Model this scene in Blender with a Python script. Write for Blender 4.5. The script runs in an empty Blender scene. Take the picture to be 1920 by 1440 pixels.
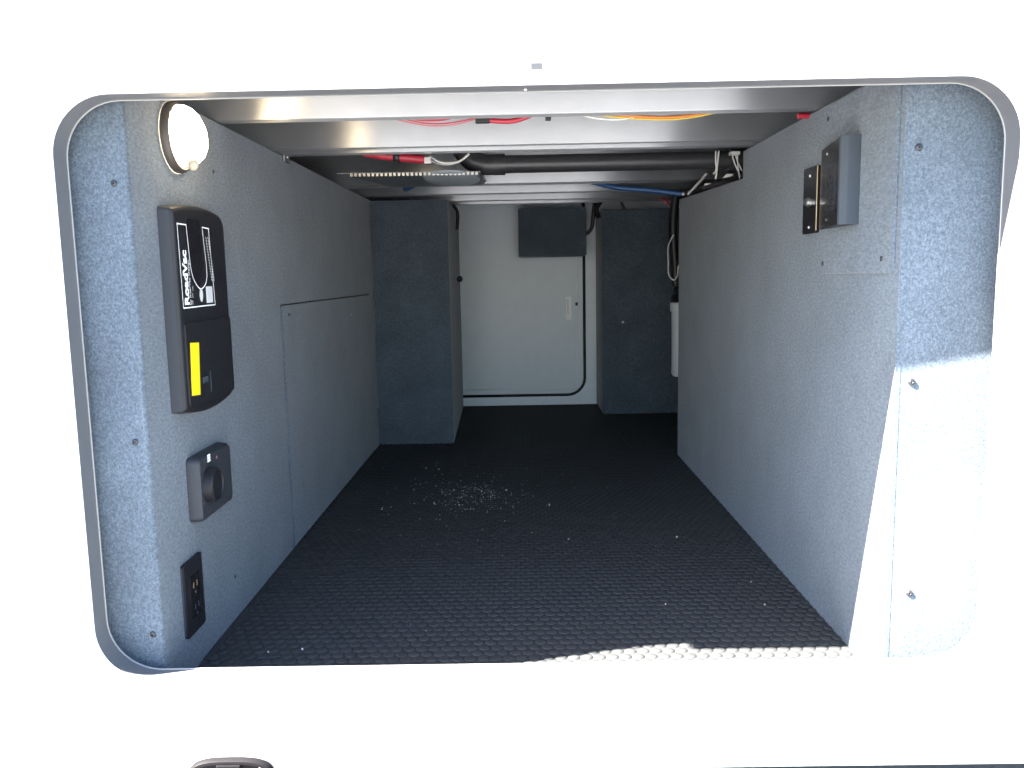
import bpy, bmesh, math, random
from mathutils import Vector, Matrix, Euler
random.seed(7)
sc = bpy.context.scene
COL = sc.collection
PI = math.pi

# ------------------------------------------------------------------ camera
F_PX, PITCH, YAW, ROLL = 1551.38, 0.129852, -0.010206, -0.018894
CAM = Vector((0.0, -0.95, 0.60))
_f = Vector((math.sin(YAW)*math.cos(PITCH), math.cos(YAW)*math.cos(PITCH), -math.sin(PITCH)))
_r = Vector((math.cos(YAW), -math.sin(YAW), 0)); _u = _r.cross(_f)
RT = math.cos(ROLL)*_r + math.sin(ROLL)*_u
UP = -math.sin(ROLL)*_r + math.cos(ROLL)*_u
cd = bpy.data.cameras.new('camera'); co = bpy.data.objects.new('camera', cd); COL.objects.link(co)
cd.sensor_width = 36.0; cd.sensor_fit = 'HORIZONTAL'; cd.lens = F_PX/1920*36.0
cd.clip_start = 0.02; cd.clip_end = 2000
m = Matrix.Identity(4)
for i in range(3):
    m[i][0] = RT[i]; m[i][1] = UP[i]; m[i][2] = -_f[i]; m[i][3] = CAM[i]
co.matrix_world = m
sc.camera = co

# ------------------------------------------------------------------ sun, sky, exposure
SUN_TRAVEL = Vector((0.97, 0.262, -1.0)).normalized()
to_sun = -SUN_TRAVEL
ELEV = math.asin(to_sun.z)
sl = bpy.data.lights.new('sun', 'SUN'); sl.energy = 5.0; sl.angle = math.radians(0.5); sl.color = (1.0, 0.965, 0.90)
so = bpy.data.objects.new('sun', sl); COL.objects.link(so)
so.rotation_euler = SUN_TRAVEL.to_track_quat('-Z', 'Y').to_euler(); so.location = (-4, -1, 5)
W = bpy.data.worlds.new('World'); sc.world = W; W.use_nodes = True
wn = W.node_tree.nodes; wl = W.node_tree.links; wn.clear()
sky = wn.new('ShaderNodeTexSky'); sky.sky_type = 'NISHITA'; sky.sun_disc = False
sky.sun_elevation = ELEV; sky.sun_rotation = math.atan2(to_sun.x, to_sun.y)
sky.air_density = 1.0; sky.dust_density = 1.0
bg = wn.new('ShaderNodeBackground'); bg.inputs[1].default_value = 0.05
wo = wn.new('ShaderNodeOutputWorld'); wl.new(sky.outputs[0], bg.inputs[0]); wl.new(bg.outputs[0], wo.inputs[0])
vs = sc.view_settings; vs.view_transform = 'Standard'; vs.look = 'None'; vs.gamma = 1; vs.use_curve_mapping = False
vs.exposure = 4.52

# ------------------------------------------------------------------ measuring helper (photo pixel of the 1920x1440 frame -> point on a real plane)
def P(ax, v, px, py):
    d = RT*((px-960)/F_PX) + UP*((720-py)/F_PX) + _f
    t = (v-CAM[ax])/d[ax]
    return CAM + d*t

# ------------------------------------------------------------------ object helpers
ORG = {}
def tagp(o, label=None, cat=None, group=None, kind=None):
    if label: o['label'] = label
    if cat: o['category'] = cat
    if group: o['group'] = group
    if kind: o['kind'] = kind
    return o
def thing(name, label, cat, loc, group=None):
    o = bpy.data.objects.new(name, None); COL.objects.link(o); o.location = loc
    o.empty_display_size = 0.05; ORG[o.name] = Vector(loc)
    return tagp(o, label, cat, group)
def obj(name, bm, mt, parent=None, smooth=False, kind=None, label=None, cat=None, group=None, recalc=True):
    org = ORG[parent.name] if parent else Vector((0, 0, 0))
    if org.length: bmesh.ops.translate(bm, vec=-org, verts=bm.verts)
    if recalc: bmesh.ops.recalc_face_normals(bm, faces=bm.faces)
    me = bpy.data.meshes.new(name); bm.to_mesh(me); bm.free()
    if smooth:
        for p in me.polygons: p.use_smooth = True
        if smooth != 'all':
            me.set_sharp_from_angle(angle=math.radians(38))
    if mt: me.materials.append(mt)
    o = bpy.data.objects.new(name, me); COL.objects.link(o)
    if parent: o.parent = parent
    ORG[o.name] = org
    return tagp(o, label, cat, group, kind)
def struct(name, bm, mt, smooth=False, label=None):
    return obj(name, bm, mt, None, smooth, 'structure', label)

def box(bm, x0, x1, y0, y1, z0, z1, bev=0.0, seg=2):
    g = bmesh.ops.create_cube(bm, size=1.0)
    vs_ = g['verts']
    for v in vs_:
        v.co = Vector((x0+(v.co.x+.5)*(x1-x0), y0+(v.co.y+.5)*(y1-y0), z0+(v.co.z+.5)*(z1-z0)))
    if bev > 0:
        es = list({e for v in vs_ for e in v.link_edges})
        bmesh.ops.bevel(bm, geom=es, offset=bev, segments=seg, affect='EDGES', profile=0.5)
    return bm
def mbox(*a, **k): return box(bmesh.new(), *a, **k)
def spline(pts, n=8):
    pts = [Vector(p) for p in pts]
    if len(pts) < 3: return pts
    out = []
    for i in range(len(pts)-1):
        p0 = pts[max(i-1, 0)]; p1 = pts[i]; p2 = pts[i+1]; p3 = pts[min(i+2, len(pts)-1)]
        for k in range(n):
            t = k/n
            out.append(0.5*((2*p1)+(p2-p0)*t+(2*p0-5*p1+4*p2-p3)*t*t+(3*p1-p0-3*p2+p3)*t**3))
    out.append(pts[-1]); return out
def tube(bm, pts, r, sides=10, cap=True):
    pts = [Vector(p) for p in pts]; rings = []; n = None
    rs = r if isinstance(r, (list, tuple)) else [r]*len(pts)
    for i, p in enumerate(pts):
        t = (pts[min(i+1, len(pts)-1)]-pts[max(i-1, 0)]).normalized()
        if n is None:
            a = Vector((0, 0, 1)) if abs(t.z) < .9 else Vector((1, 0, 0)); n = t.cross(a).normalized()
        else:
            n = (n - t*n.dot(t)).normalized()
        b = t.cross(n)
        rings.append([bm.verts.new(p+rs[i]*(math.cos(2*PI*k/sides)*n+math.sin(2*PI*k/sides)*b)) for k in range(sides)])
    for a, b in zip(rings, rings[1:]):
        for k in range(sides): bm.faces.new((a[k], a[(k+1) % sides], b[(k+1) % sides], b[k]))
    if cap: bm.faces.new(rings[0][::-1]); bm.faces.new(rings[-1])
    return bm
def lathe(bm, prof, M, n=32, sx=1.0, sy=1.0):
    """prof = [(radius, height)] turned about the local z axis, placed by M"""
    rings = []
    for r, h in prof:
        if r < 1e-6: rings.append([bm.verts.new(M @ Vector((0, 0, h)))])
        else: rings.append([bm.verts.new(M @ Vector((r*sx*math.cos(2*PI*k/n), r*sy*math.sin(2*PI*k/n), h))) for k in range(n)])
    for a, b in zip(rings, rings[1:]):
        for k in range(n):
            k2 = (k+1) % n
            if len(a) == 1 and len(b) == 1: continue
            if len(a) == 1: bm.faces.new((a[0], b[k2], b[k]))
            elif len(b) == 1: bm.faces.new((a[k], a[k2], b[0]))
            else: bm.faces.new((a[k], a[k2], b[k2], b[k]))
    return bm
def rrect(x0, x1, z0, z1, r, off=0.0, n=10):
    """rounded rectangle in xz, inset by off (counter-clockwise)"""
    x0 += off; x1 -= off; z0 += off; z1 -= off; r = max(r-off, 0.002); L = []
    for cx, cz, a0 in ((x1-r, z1-r, 0), (x0+r, z1-r, PI/2), (x0+r, z0+r, PI), (x1-r, z0+r, 3*PI/2)):
        for k in range(n+1):
            a = a0+k/n*PI/2; L.append((cx+r*math.cos(a), cz+r*math.sin(a)))
    return L
def sweep_loops(bm, loops, close=False):
    R_ = [[bm.verts.new(p) for p in L] for L in loops]; n = len(R_[0])
    pairs = list(zip(R_, R_[1:]))
    if close: pairs.append((R_[-1], R_[0]))
    for a, b in pairs:
        for k in range(n): bm.faces.new((a[k], a[(k+1) % n], b[(k+1) % n], b[k]))
    return R_
def prism(bm, poly, ax, v0, v1):
    """polygon in the two other axes, extruded along axis ax from v0 to v1"""
    def mk(a, b, v):
        c = [0, 0, 0]; o = [i for i in range(3) if i != ax]; c[o[0]] = a; c[o[1]] = b; c[ax] = v; return bm.verts.new(c)
    A = [mk(a, b, v0) for a, b in poly]; B = [mk(a, b, v1) for a, b in poly]; n = len(poly)
    bm.faces.new(A); bm.faces.new(B[::-1])
    for k in range(n): bm.faces.new((A[k], B[k], B[(k+1) % n], A[(k+1) % n]))
    return bm
def rpoly(x0, x1, z0, z1, r, n=6): return rrect(x0, x1, z0, z1, r, 0, n)
def rpoly4(x0, x1, z0, z1, rs, n=6):
    L_ = []
    for cx, cz_, a0, r in ((x1-rs[0], z1-rs[0], 0, rs[0]), (x0+rs[1], z1-rs[1], PI/2, rs[1]), (x0+rs[2], z0+rs[2], PI, rs[2]), (x1-rs[3], z0+rs[3], 3*PI/2, rs[3])):
        for k in range(n+1):
            a_ = a0+k/n*PI/2; L_.append((cx+r*math.cos(a_), cz_+r*math.sin(a_)))
    return L_
def bevel_all(bm, off, ang=50, seg=2):
    es = [e for e in bm.edges if len(e.link_faces) == 2 and e.calc_face_angle(0) > math.radians(ang)]
    bmesh.ops.bevel(bm, geom=es, offset=off, segments=seg, affect='EDGES', profile=.5); return bm
def text_bm(s, size, M, bold=0.0, depth=0.0002, spacing=1.0):
    cu = bpy.data.curves.new('lettering', 'FONT'); cu.body = s; cu.size = size; cu.offset = bold; cu.extrude = depth
    cu.resolution_u = 3; cu.space_character = spacing
    o = bpy.data.objects.new('lettering', cu); COL.objects.link(o)
    dg = bpy.context.evaluated_depsgraph_get(); me = bpy.data.meshes.new_from_object(o.evaluated_get(dg))
    bm = bmesh.new(); bm.from_mesh(me); bmesh.ops.transform(bm, matrix=M, verts=bm.verts)
    bpy.data.objects.remove(o); bpy.data.curves.remove(cu); bpy.data.meshes.remove(me)
    return bm

# ------------------------------------------------------------------ materials
def mat(name, col, rough=0.5, metal=0.0, spec=0.5, **kw):
    mt = bpy.data.materials.new(name); mt.use_nodes = True
    b = mt.node_tree.nodes['Principled BSDF']
    b.inputs['Base Color'].default_value = (*col, 1); b.inputs['Roughness'].default_value = rough
    b.inputs['Metallic'].default_value = metal; b.inputs['Specular IOR Level'].default_value = spec
    mt['b'] = 1
    if kw.get('mottle'):
        scale, amt, bump, dist = kw['mottle']
        nt = mt.node_tree; N = nt.nodes; L = nt.links
        tc = N.new('ShaderNodeTexCoord'); nz = N.new('ShaderNodeTexNoise'); nz.inputs['Scale'].default_value = scale
        nz.inputs['Detail'].default_value = 5; L.new(tc.outputs['Object'], nz.inputs['Vector'])
        mx = N.new('ShaderNodeMix'); mx.data_type = 'RGBA'
        mx.inputs[6].default_value = (*[c*(1-amt) for c in col], 1); mx.inputs[7].default_value = (*[min(c*(1+amt), 1) for c in col], 1)
        L.new(nz.outputs['Fac'], mx.inputs[0]); L.new(mx.outputs[2], b.inputs['Base Color'])
        mr = N.new('ShaderNodeMapRange'); mr.inputs[3].default_value = max(rough-.1, .05); mr.inputs[4].default_value = min(rough+.1, 1)
        L.new(nz.outputs['Fac'], mr.inputs[0]); L.new(mr.outputs[0], b.inputs['Roughness'])
        if bump:
            bp = N.new('ShaderNodeBump'); bp.inputs['Strength'].default_value = bump; bp.inputs['Distance'].default_value = dist
            L.new(nz.outputs['Fac'], bp.inputs['Height']); L.new(bp.outputs[0], b.inputs['Normal'])
    return mt

def carpet(name, tint=(.575, .665, .725)):
    mt = bpy.data.materials.new(name); mt.use_nodes = True
    nt = mt.node_tree; N = nt.nodes; L = nt.links; b = N['Principled BSDF']
    tc = N.new('ShaderNodeTexCoord')
    def noise(scale, detail, rough, vec=None, stretch=None):
        nz = N.new('ShaderNodeTexNoise'); nz.inputs['Scale'].default_value = scale
        nz.inputs['Detail'].default_value = detail; nz.inputs['Roughness'].default_value = rough
        if stretch:
            mp = N.new('ShaderNodeMapping'); mp.inputs['Rotation'].default_value = stretch[0]; mp.inputs['Scale'].default_value = stretch[1]
            L.new(tc.outputs['Object'], mp.inputs[0]); L.new(mp.outputs[0], nz.inputs['Vector'])
        else: L.new(tc.outputs['Object'], nz.inputs['Vector'])
        return nz.outputs['Fac']
    a = noise(300, 3, .6, stretch=((0, 0, 0), (1.1, .36, .9)))
    c = noise(640, 2, .6, stretch=((0, 0, 0), (1, .45, 1)))
    d = noise(7, 4, .55)
    def math_(op, x, y):
        n = N.new('ShaderNodeMath'); n.operation = op
        for i, s in enumerate((x, y)):
            if isinstance(s, (int, float)): n.inputs[i].default_value = s
            else: L.new(s, n.inputs[i])
        return n.outputs[0]
    ac = math_('ADD', math_('MULTIPLY', a, .6), math_('MULTIPLY', c, .4))
    rmp = N.new('ShaderNodeValToRGB'); L.new(ac, rmp.inputs[0])
    cr = rmp.color_ramp; cr.elements[0].position = .36; cr.elements[1].position = .66
    cr.elements[0].color = (.086*tint[0], .094*tint[1], .106*tint[2], 1); cr.elements[1].color = (.216*tint[0], .229*tint[1], .250*tint[2], 1)
    e = cr.elements.new(.5); e.color = (.140*tint[0], .150*tint[1], .168*tint[2], 1)
    mx = N.new('ShaderNodeMix'); mx.data_type = 'RGBA'; mx.blend_type = 'MULTIPLY'; mx.inputs[0].default_value = 1
    mr = N.new('ShaderNodeMapRange'); mr.inputs[1].default_value = .3; mr.inputs[2].default_value = .7
    mr.inputs[3].default_value = .84; mr.inputs[4].default_value = 1.12; L.new(d, mr.inputs[0])
    L.new(rmp.outputs[0], mx.inputs[6]); L.new(mr.outputs[0], mx.inputs[7]); L.new(mx.outputs[2], b.inputs['Base Color'])
    b.inputs['Roughness'].default_value = 1.0; b.inputs['Specular IOR Level'].default_value = .1
    b.inputs['Sheen Weight'].default_value = .25; b.inputs['Sheen Roughness'].default_value = .5
    bp = N.new('ShaderNodeBump'); bp.inputs['Strength'].default_value = .40; bp.inputs['Distance'].default_value = .0018
    L.new(ac, bp.inputs['Height']); L.new(bp.outputs[0], b.inputs['Normal'])
    return mt

def brushed(name, col=(.42, .425, .435), rough=.34, aniso=1.0):
    mt = bpy.data.materials.new(name); mt.use_nodes = True
    nt = mt.node_tree; N = nt.nodes; L = nt.links; b = N['Principled BSDF']
    b.inputs['Base Color'].default_value = (*col, 1); b.inputs['Metallic'].default_value = .82; b.inputs['Specular IOR Level'].default_value = .2
    b.inputs['Anisotropic'].default_value = aniso
    tg = N.new('ShaderNodeTangent'); tg.direction_type = 'RADIAL'; tg.axis = 'X'
    L.new(tg.outputs[0], b.inputs['Tangent']); b.inputs['Anisotropic Rotation'].default_value = 0.0
    tc = N.new('ShaderNodeTexCoord'); mp = N.new('ShaderNodeMapping'); mp.inputs['Scale'].default_value = (3, 420, 420)
    nz = N.new('ShaderNodeTexNoise'); nz.inputs['Scale'].default_value = 1; nz.inputs['Detail'].default_value = 3
    L.new(tc.outputs['Object'], mp.inputs[0]); L.new(mp.outputs[0], nz.inputs['Vector'])
    mr = N.new('ShaderNodeMapRange'); mr.inputs[3].default_value = rough-.05; mr.inputs[4].default_value = rough+.07
    L.new(nz.outputs['Fac'], mr.inputs[0]); L.new(mr.outputs[0], b.inputs['Roughness'])
    n2 = N.new('ShaderNodeTexNoise'); n2.inputs['Scale'].default_value = 9; n2.inputs['Detail'].default_value = 5
    L.new(tc.outputs['Object'], n2.inputs['Vector'])
    mx = N.new('ShaderNodeMix'); mx.data_type = 'RGBA'; mx.inputs[6].default_value = (*[c*.82 for c in col], 1); mx.inputs[7].default_value = (*[min(1, c*1.1) for c in col], 1)
    L.new(n2.outputs['Fac'], mx.inputs[0]); L.new(mx.outputs[2], b.inputs['Base Color'])
    bp = N.new('ShaderNodeBump'); bp.inputs['Strength'].default_value = .05; bp.inputs['Distance'].default_value = .001
    L.new(nz.outputs['Fac'], bp.inputs['Height']); L.new(bp.outputs[0], b.inputs['Normal'])
    return mt

CARPET = carpet('grey_felt_carpet')
SKIN = mat('white_gelcoat', (.80, .80, .79), .28, mottle=(14, .03, 0, 0))
INNERWHITE = mat('white_fibreglass', (.76, .80, .83), .45, mottle=(30, .06, .04, .001))
DOORPAINT = mat('grey_white_door_paint', (.64, .685, .72), .4, mottle=(22, .06, .03, .001))
ALU = brushed('brushed_aluminium')
FRAME = mat('mill_aluminium_frame', (.105, .108, .116), .5, .25, mottle=(40, .10, .03, .0006))
DISC = mat('pale_plastic_disc', (.40, .44, .46), .4)
BEAD = mat('dull_bright_bead', (.24, .24, .24), .4, .5)
SEAL = mat('grey_rubber_seal', (.10, .10, .105), .6, mottle=(120, .2, .05, .0005))
RUBBER = mat('black_rubber_mat', (.035, .036, .0365), .60, 0, .25, mottle=(90, .35, .15, .0008))
BLACK = mat('black_plastic', (.011, .011, .0135), .5, 0, .3, mottle=(300, .2, .08, .0003))
BLACKSIDE = mat('charcoal_textured_plastic', (.020, .023, .029), .65, mottle=(400, .2, .15, .0004))
FITBLACK = mat('sun_dulled_black_plastic', (.006, .0052, .006), .6, 0, .08)
GLOSSBLACK = mat('gloss_black_plastic', (.010, .009, .011), .22, 0, .3)
ABS = mat('black_drain_pipe', (.030, .029, .032), .40, mottle=(60, .25, .03, .0005))
YELLOW = mat('yellow_sticker', (.80, .62, .01), .5)
PRINT = mat('white_print', (.92, .92, .91), .5)
LABELWHITE = mat('silver_sticker', (.55, .56, .57), .45, mottle=(900, .35, 0, 0))
DARKSCREW = mat('blackened_screw', (.045, .045, .05), .35, .7)
STEEL = mat('bright_screw', (.70, .69, .67), .28, 1)
BRASS = mat('brass_contact', (.65, .50, .30), .35, 1)
REDW = mat('red_cable', (.34, .016, .035), .4)
PINKW = mat('faded_red_wire', (.40, .12, .15), .4)
ORANGEW = mat('orange_cable', (.50, .15, .02), .4)
YELLOWW = mat('yellow_cable', (.50, .38, .05), .4)
WHITEW = mat('white_cable', (.62, .61, .58), .4)
BLUEW = mat('blue_hose', (.03, .10, .26), .4)
BLACKW = mat('black_cable', (.015, .015, .017), .45)
GALV = mat('galvanised_plate', (.30, .31, .31), .45, .9, mottle=(60, .3, .05, .0006))
GREYPLASTIC = mat('grey_plastic', (.040, .049, .061), .6, 0, .2, mottle=(200, .08, .05, .0003))
FILTERW = mat('white_filter_housing', (.74, .75, .76), .35)
FILTERB = mat('blue_filter_label', (.05, .13, .30), .4)
LAMPRING = mat('dark_lamp_ring', (.055, .045, .040), .5)
CATCH = mat('grey_catch_plastic', (.085, .085, .088), .5, mottle=(80, .1, .05, .0004))
CRUMB = mat('pale_crumbs', (.62, .58, .52), .8)
INSIDE = mat('dark_plywood_shell', (.05, .045, .04), .9, mottle=(20, .3, .1, .001))
LENS = bpy.data.materials.new('lit_lamp_lens'); LENS.use_nodes = True
_b = LENS.node_tree.nodes['Principled BSDF']
_b.inputs['Base Color'].default_value = (.8, .75, .65, 1); _b.inputs['Emission Color'].default_value = (1, .80, .52, 1); _b.inputs['Emission Strength'].default_value = .9
HOT = bpy.data.materials.new('lamp_bulb_glow'); HOT.use_nodes = True
_b = HOT.node_tree.nodes['Principled BSDF']
_b.inputs['Base Color'].default_value = (.8, .75, .65, 1); _b.inputs['Emission Color'].default_value = (1, .78, .48, 1); _b.inputs['Emission Strength'].default_value = 28
TAB = mat('pale_lamp_tab', (.40, .34, .26), .5)
GROUND = mat('asphalt_paving', (.155, .155, .158), .9, mottle=(3, .18, .2, .01))

# ------------------------------------------------------------------ main dimensions
XL, XR = -.5154, .5182        # inner faces of the two side walls
YL, YR = .170, .191           # faces of the two front return panels
ZC = .8725                    # underside of ceiling beams
YB = 2.870                    # far door
FY = .115                     # front of opening frame
OX0, OX1, OZ0, OZ1, ORAD = -.586, .6305, .058, .8355, .076
LEND, REND = 2.000, 1.752     # far ends of side walls

# ------------------------------------------------------------------ the setting
bm = bmesh.new(); bmesh.ops.create_grid(bm, x_segments=8, y_segments=8, size=600)
bmesh.ops.translate(bm, vec=(0, 0, -.52), verts=bm.verts); struct('ground', bm, GROUND)

# white outer skin with the rounded opening (front face at y = .120, 18 mm thick, lower edge rolled under)
bm = bmesh.new(); SY = .120; n = 12
hole = rrect(OX0, OX1, OZ0, OZ1, ORAD, 0, n)
X0, X1, Z0, Z1 = -2.6, 2.6, -.0495, 2.1
def V(x, z): return bm.verts.new((x, SY, z))
def face(*vv):
    a_, b_, c_ = vv[0].co, vv[1].co, vv[2].co
    nrm = (b_-a_).cross(c_-b_)
    if nrm.length < 1e-12: return
    bm.faces.new(vv if nrm.y < 0 else vv[::-1])
def quad(a, b, c, d): face(*[V(*p) for p in (a, b, c, d)])
quad((X0, OZ1), (X1, OZ1), (X1, Z1), (X0, Z1)); quad((X0, Z0), (X1, Z0), (X1, OZ0), (X0, OZ0))
quad((X0, OZ0), (OX0, OZ0), (OX0, OZ1), (X0, OZ1)); quad((OX1, OZ0), (X1, OZ0), (X1, OZ1), (OX1, OZ1))
for c, i0 in (((OX1, OZ1), 0), ((OX0, OZ1), n+1), ((OX0, OZ0), 2*(n+1)), ((OX1, OZ0), 3*(n+1))):
    cv = V(*c); arc = [V(*hole[i0+k]) for k in range(n+1)]
    for k in range(n):
        face(cv, arc[k], arc[k+1])
# rolled lower edge
prev = None
for k in range(9):
    a = k/8*PI*.5; y = SY+.050*(1-math.cos(a)); z = Z0-.054*math.sin(a)
    cur = [bm.verts.new((X0, y, z)), bm.verts.new((X1, y, z))]
    if prev: bm.faces.new((prev[0], cur[0], cur[1], prev[1]))
    prev = cur
cur = [bm.verts.new((X0, SY+.14, Z0-.054)), bm.verts.new((X1, SY+.14, Z0-.054))]
bm.faces.new((prev[0], cur[0], cur[1], prev[1]))
bmesh.ops.remove_doubles(bm, verts=bm.verts, dist=1e-5)
obj('vehicle_side_skin', bm, SKIN, None, True, 'structure', 'white outer skin of the vehicle round the bay opening', recalc=False)
# enclosure of the vehicle body round the bay, so that daylight enters only through the opening
bm = bmesh.new()
box(bm, -2.6, 2.6, .16, 3.0, .985, 1.02); box(bm, -2.6, 2.6, .20, 3.0, -.075, -.010)
box(bm, -2.6, 2.6, 2.96, 3.0, -.01, .985); box(bm, -1.02, -1.0, .2, 2.96, -.01, .985); box(bm, 1.0, 1.02, .2, 2.96, -.01, .985)
struct('vehicle_body_shell', bm, INSIDE)

# ------------------------------------------------------------------ opening frame
fr = thing('opening_frame', 'rounded aluminium frame lining the storage bay opening', 'frame', (0.02, FY, OZ0))
def loops(spec): return [[(x, y, z) for x, z in rrect(OX0, OX1, OZ0, OZ1, ORAD, o_, 12)] for o_, y in spec]
bm = bmesh.new()
sweep_loops(bm, loops([(-.0035, .1198), (.0006, .1200), (.0010, .1480), (.0012, .150), (-.004, .153)]))
obj('frame_extrusion', bm, FRAME, fr, 'smooth')
bm = bmesh.new(); sweep_loops(bm, loops([(-.0036, .1205), (-.0035, .1175), (-.0032, .1160), (-.0018, .1156), (-.0004, .1163), (.0002, .1180), (.0004, .1197), (-.0035, .1198)]))
obj('outer_flange', bm, SKIN, fr, 'smooth')
bm = bmesh.new(); sweep_loops(bm, loops([(-.002, .1495), (.0022, .1490), (.0028, .1495), (.0028, .1512), (.0020, .1522), (-.002, .1522)]))
obj('inner_bead', bm, BEAD, fr, 'smooth')
bm = bmesh.new(); sweep_loops(bm, loops([(-.002, .1522), (-.0040, .160), (-.012, .168), (-.03, .1685)]))
obj('rubber_seal', bm, SEAL, fr, 'smooth')
for px, py in ((985, 168),):
    p = P(2, OZ1-.0012, px, py)
    bm = bmesh.new(); lathe(bm, [(0, .0018), (.0022, .0014), (.0034, 0)], Matrix.Translation(p) @ Matrix.Rotation(PI, 4, 'X'), 14)
    obj('rivet', bm, STEEL, fr, 'smooth')

# ------------------------------------------------------------------ screws
def screw_mesh(name, mt, r):
    bm = bmesh.new(); lathe(bm, [(0, .0022), (r*.30, .0022), (r*.75, .0017), (r, .0004), (r, -.001)], Matrix.Identity(4), 14)
    me = bpy.data.meshes.new(name); bmesh.ops.recalc_face_normals(bm, faces=bm.faces)
    # cross recess: four dark slots raised as thin bars are avoided; press the centre ring in
    bm.verts.ensure_lookup_table(); bm.verts[0].co.z = .0006
    bm.to_mesh(me); bm.free(); me.materials.append(mt)
    return me
SM_DARK = screw_mesh('screw', DARKSCREW, .0043); SM_STEEL = screw_mesh('screw', STEEL, .0035)
def screw(parent, p, nrm, me=SM_DARK, s=1.0):
    o = bpy.data.objects.new('screw', me); COL.objects.link(o); o.parent = parent
    o.location = Vector(p)-ORG[parent.name]; o.scale = (s, s, s)
    o.rotation_euler = Vector(nrm).to_track_quat('Z', 'Y').to_euler()
    return o

# ------------------------------------------------------------------ side walls
AY0, AY1, AZ1 = .842, 1.900, .5445
lwp = [(YL+.007, 0), (AY0-.0035, 0), (AY0-.0035, AZ1+.0035), (AY1+.003, AZ1+.0035), (AY1+.003, 0), (LEND, 0), (LEND, ZC-.001), (YL+.007, ZC-.001)]
lw = struct('left_wall', bevel_all(prism(bmesh.new(), lwp, 0, XL-.010, XL), .0015, 50, 2), CARPET, True, 'grey carpeted left wall of the bay')
obj('backing_board', mbox(XL-.020, XL-.0112, YL+.03, LEND, 0, ZC-.004), INSIDE, lw)
obj('return_panel', mbox(-.72, XL-.0002, YL, YL+.02, -.005, ZC-.002, bev=.006, seg=4), CARPET, lw, True)
ap = obj('access_panel', prism(bmesh.new(), rpoly4(AY0, AY1, .004, AZ1, (.012, .014, .002, .002)), 0, XL-.0105, XL+.0030), CARPET, lw, True)
bmx = bmesh.new(); bmx.from_mesh(ap.data); bevel_all(bmx, .003); bmx.to_mesh(ap.data); bmx.free()
for p in ((214, 344), (254, 829), (287, 1189)): screw(lw, P(1, YL, *p), (0, -1, 0), SM_DARK, 1.05)
for p in ((441, 1081), (400, 322), (553, 1012)): screw(lw, P(0, XL, *p), (1, 0, 0), SM_DARK, .8)
for p, me in (((542, 590), SM_DARK), ((658, 590), SM_STEEL)): screw(ap, P(0, XL+.0030, *p), (1, 0, 0), me, .9)

n1, n2, n3 = P(0, XR, 1393, 300), P(0, XR, 1393, 335), P(0, XR, 1285, 369)
rwp = [(YR-.0004, 0), (REND, 0), (REND, n3.z), (n2.y, n2.z), (n2.y, ZC-.001), (YR-.0004, ZC-.001)]
rw = struct('right_wall', bevel_all(prism(bmesh.new(), rwp, 0, XR, XR+.0075), .0016, 40, 2), CARPET, True, 'grey carpeted right wall of the bay')
obj('return_panel', bevel_all(prism(bmesh.new(), [(XR+.0070, YR), (.80, YR-.0120), (.80, YR+.03), (XR+.0070, YR+.03)], 2, -.005, ZC-.002), .0010, 50, 2), CARPET, rw, True)
cp = obj('access_panel', prism(bmesh.new(), rpoly(.203, .4705, .5935, .868, .006), 0, XR+.004, XR-.0040), CARPET, rw, True)
bmx = bmesh.new(); bmx.from_mesh(cp.data); bevel_all(bmx, .002); bmx.to_mesh(cp.data); bmx.free()
for p in ((1543, 494), (1653, 485), (1553, 223)): screw(cp, P(0, XR-.0040, *p), (-1, 0, 0), SM_DARK, .9)
for p in ((1723, 276), (1709, 716), (1705, 1112)): screw(rw, P(1, YR-.0012, *p), (0, -1, 0), SM_DARK, 1.15)

# ------------------------------------------------------------------ floor: black rubber mat with raised oval studs
fl = struct('floor', mbox(-.99, .99, .172, 2.95, -.0095, 0), RUBBER, False, 'black rubber mat on the bay floor')
PX, PY, PR = .0204, .0380, 10
vv, ff = [], []
ring0 = [(math.cos(2*PI*k/PR), math.sin(2*PI*k/PR)) for k in range(PR)]
ny = int((2.86-.176)/(PY/2*1.0))
row = 0; y = .178
while y < 2.86:
    xo = -.80 if row % 2 == 0 else -.80+PX/2
    x = xo
    while x < .80:
        if (x > XL-.01 or y > LEND) and (x < XR+.01 or y > REND-.2):
            b0 = len(vv); hx = PX*.48; hy = PY*.245; jz = random.uniform(-.0001, .0001)
            for s, z in ((1.0, .0002), (.93, .0011), (.60, .0017)):
                vv += [(x+c*hx*s, y+d*hy*s, z+jz) for c, d in ring0]
            vv.append((x, y, .0021+jz))
            for a in (0, PR):
                for k in range(PR): ff.append((b0+a+k, b0+a+(k+1) % PR, b0+a+PR+(k+1) % PR, b0+a+PR+k))
            for k in range(PR): ff.append((b0+2*PR+k, b0+2*PR+(k+1) % PR, b0+3*PR))
        x += PX
    y += PY/2*1.0; row += 1
me = bpy.data.meshes.new('studs'); me.from_pydata(vv, [], ff); me.update(); me.materials.append(RUBBER)
for p_ in me.polygons: p_.use_smooth = True
o = bpy.data.objects.new('studs', me); COL.objects.link(o); o.parent = fl; tagp(o, kind='stuff'); ORG[o.name] = Vector((0, 0, 0))
# wavy edge of the mat where it laps up against the left wall
bm = bmesh.new()
for (ya, yb_, w) in ((.30, .62, .012), (.62, .845, .006), (1.99, 2.30, .008)):
    box(bm, XL+.0005, XL+w, ya, yb_, .0005, .0035, bev=.001, seg=1)
obj('mat_edge', bm, RUBBER, fl)

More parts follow.
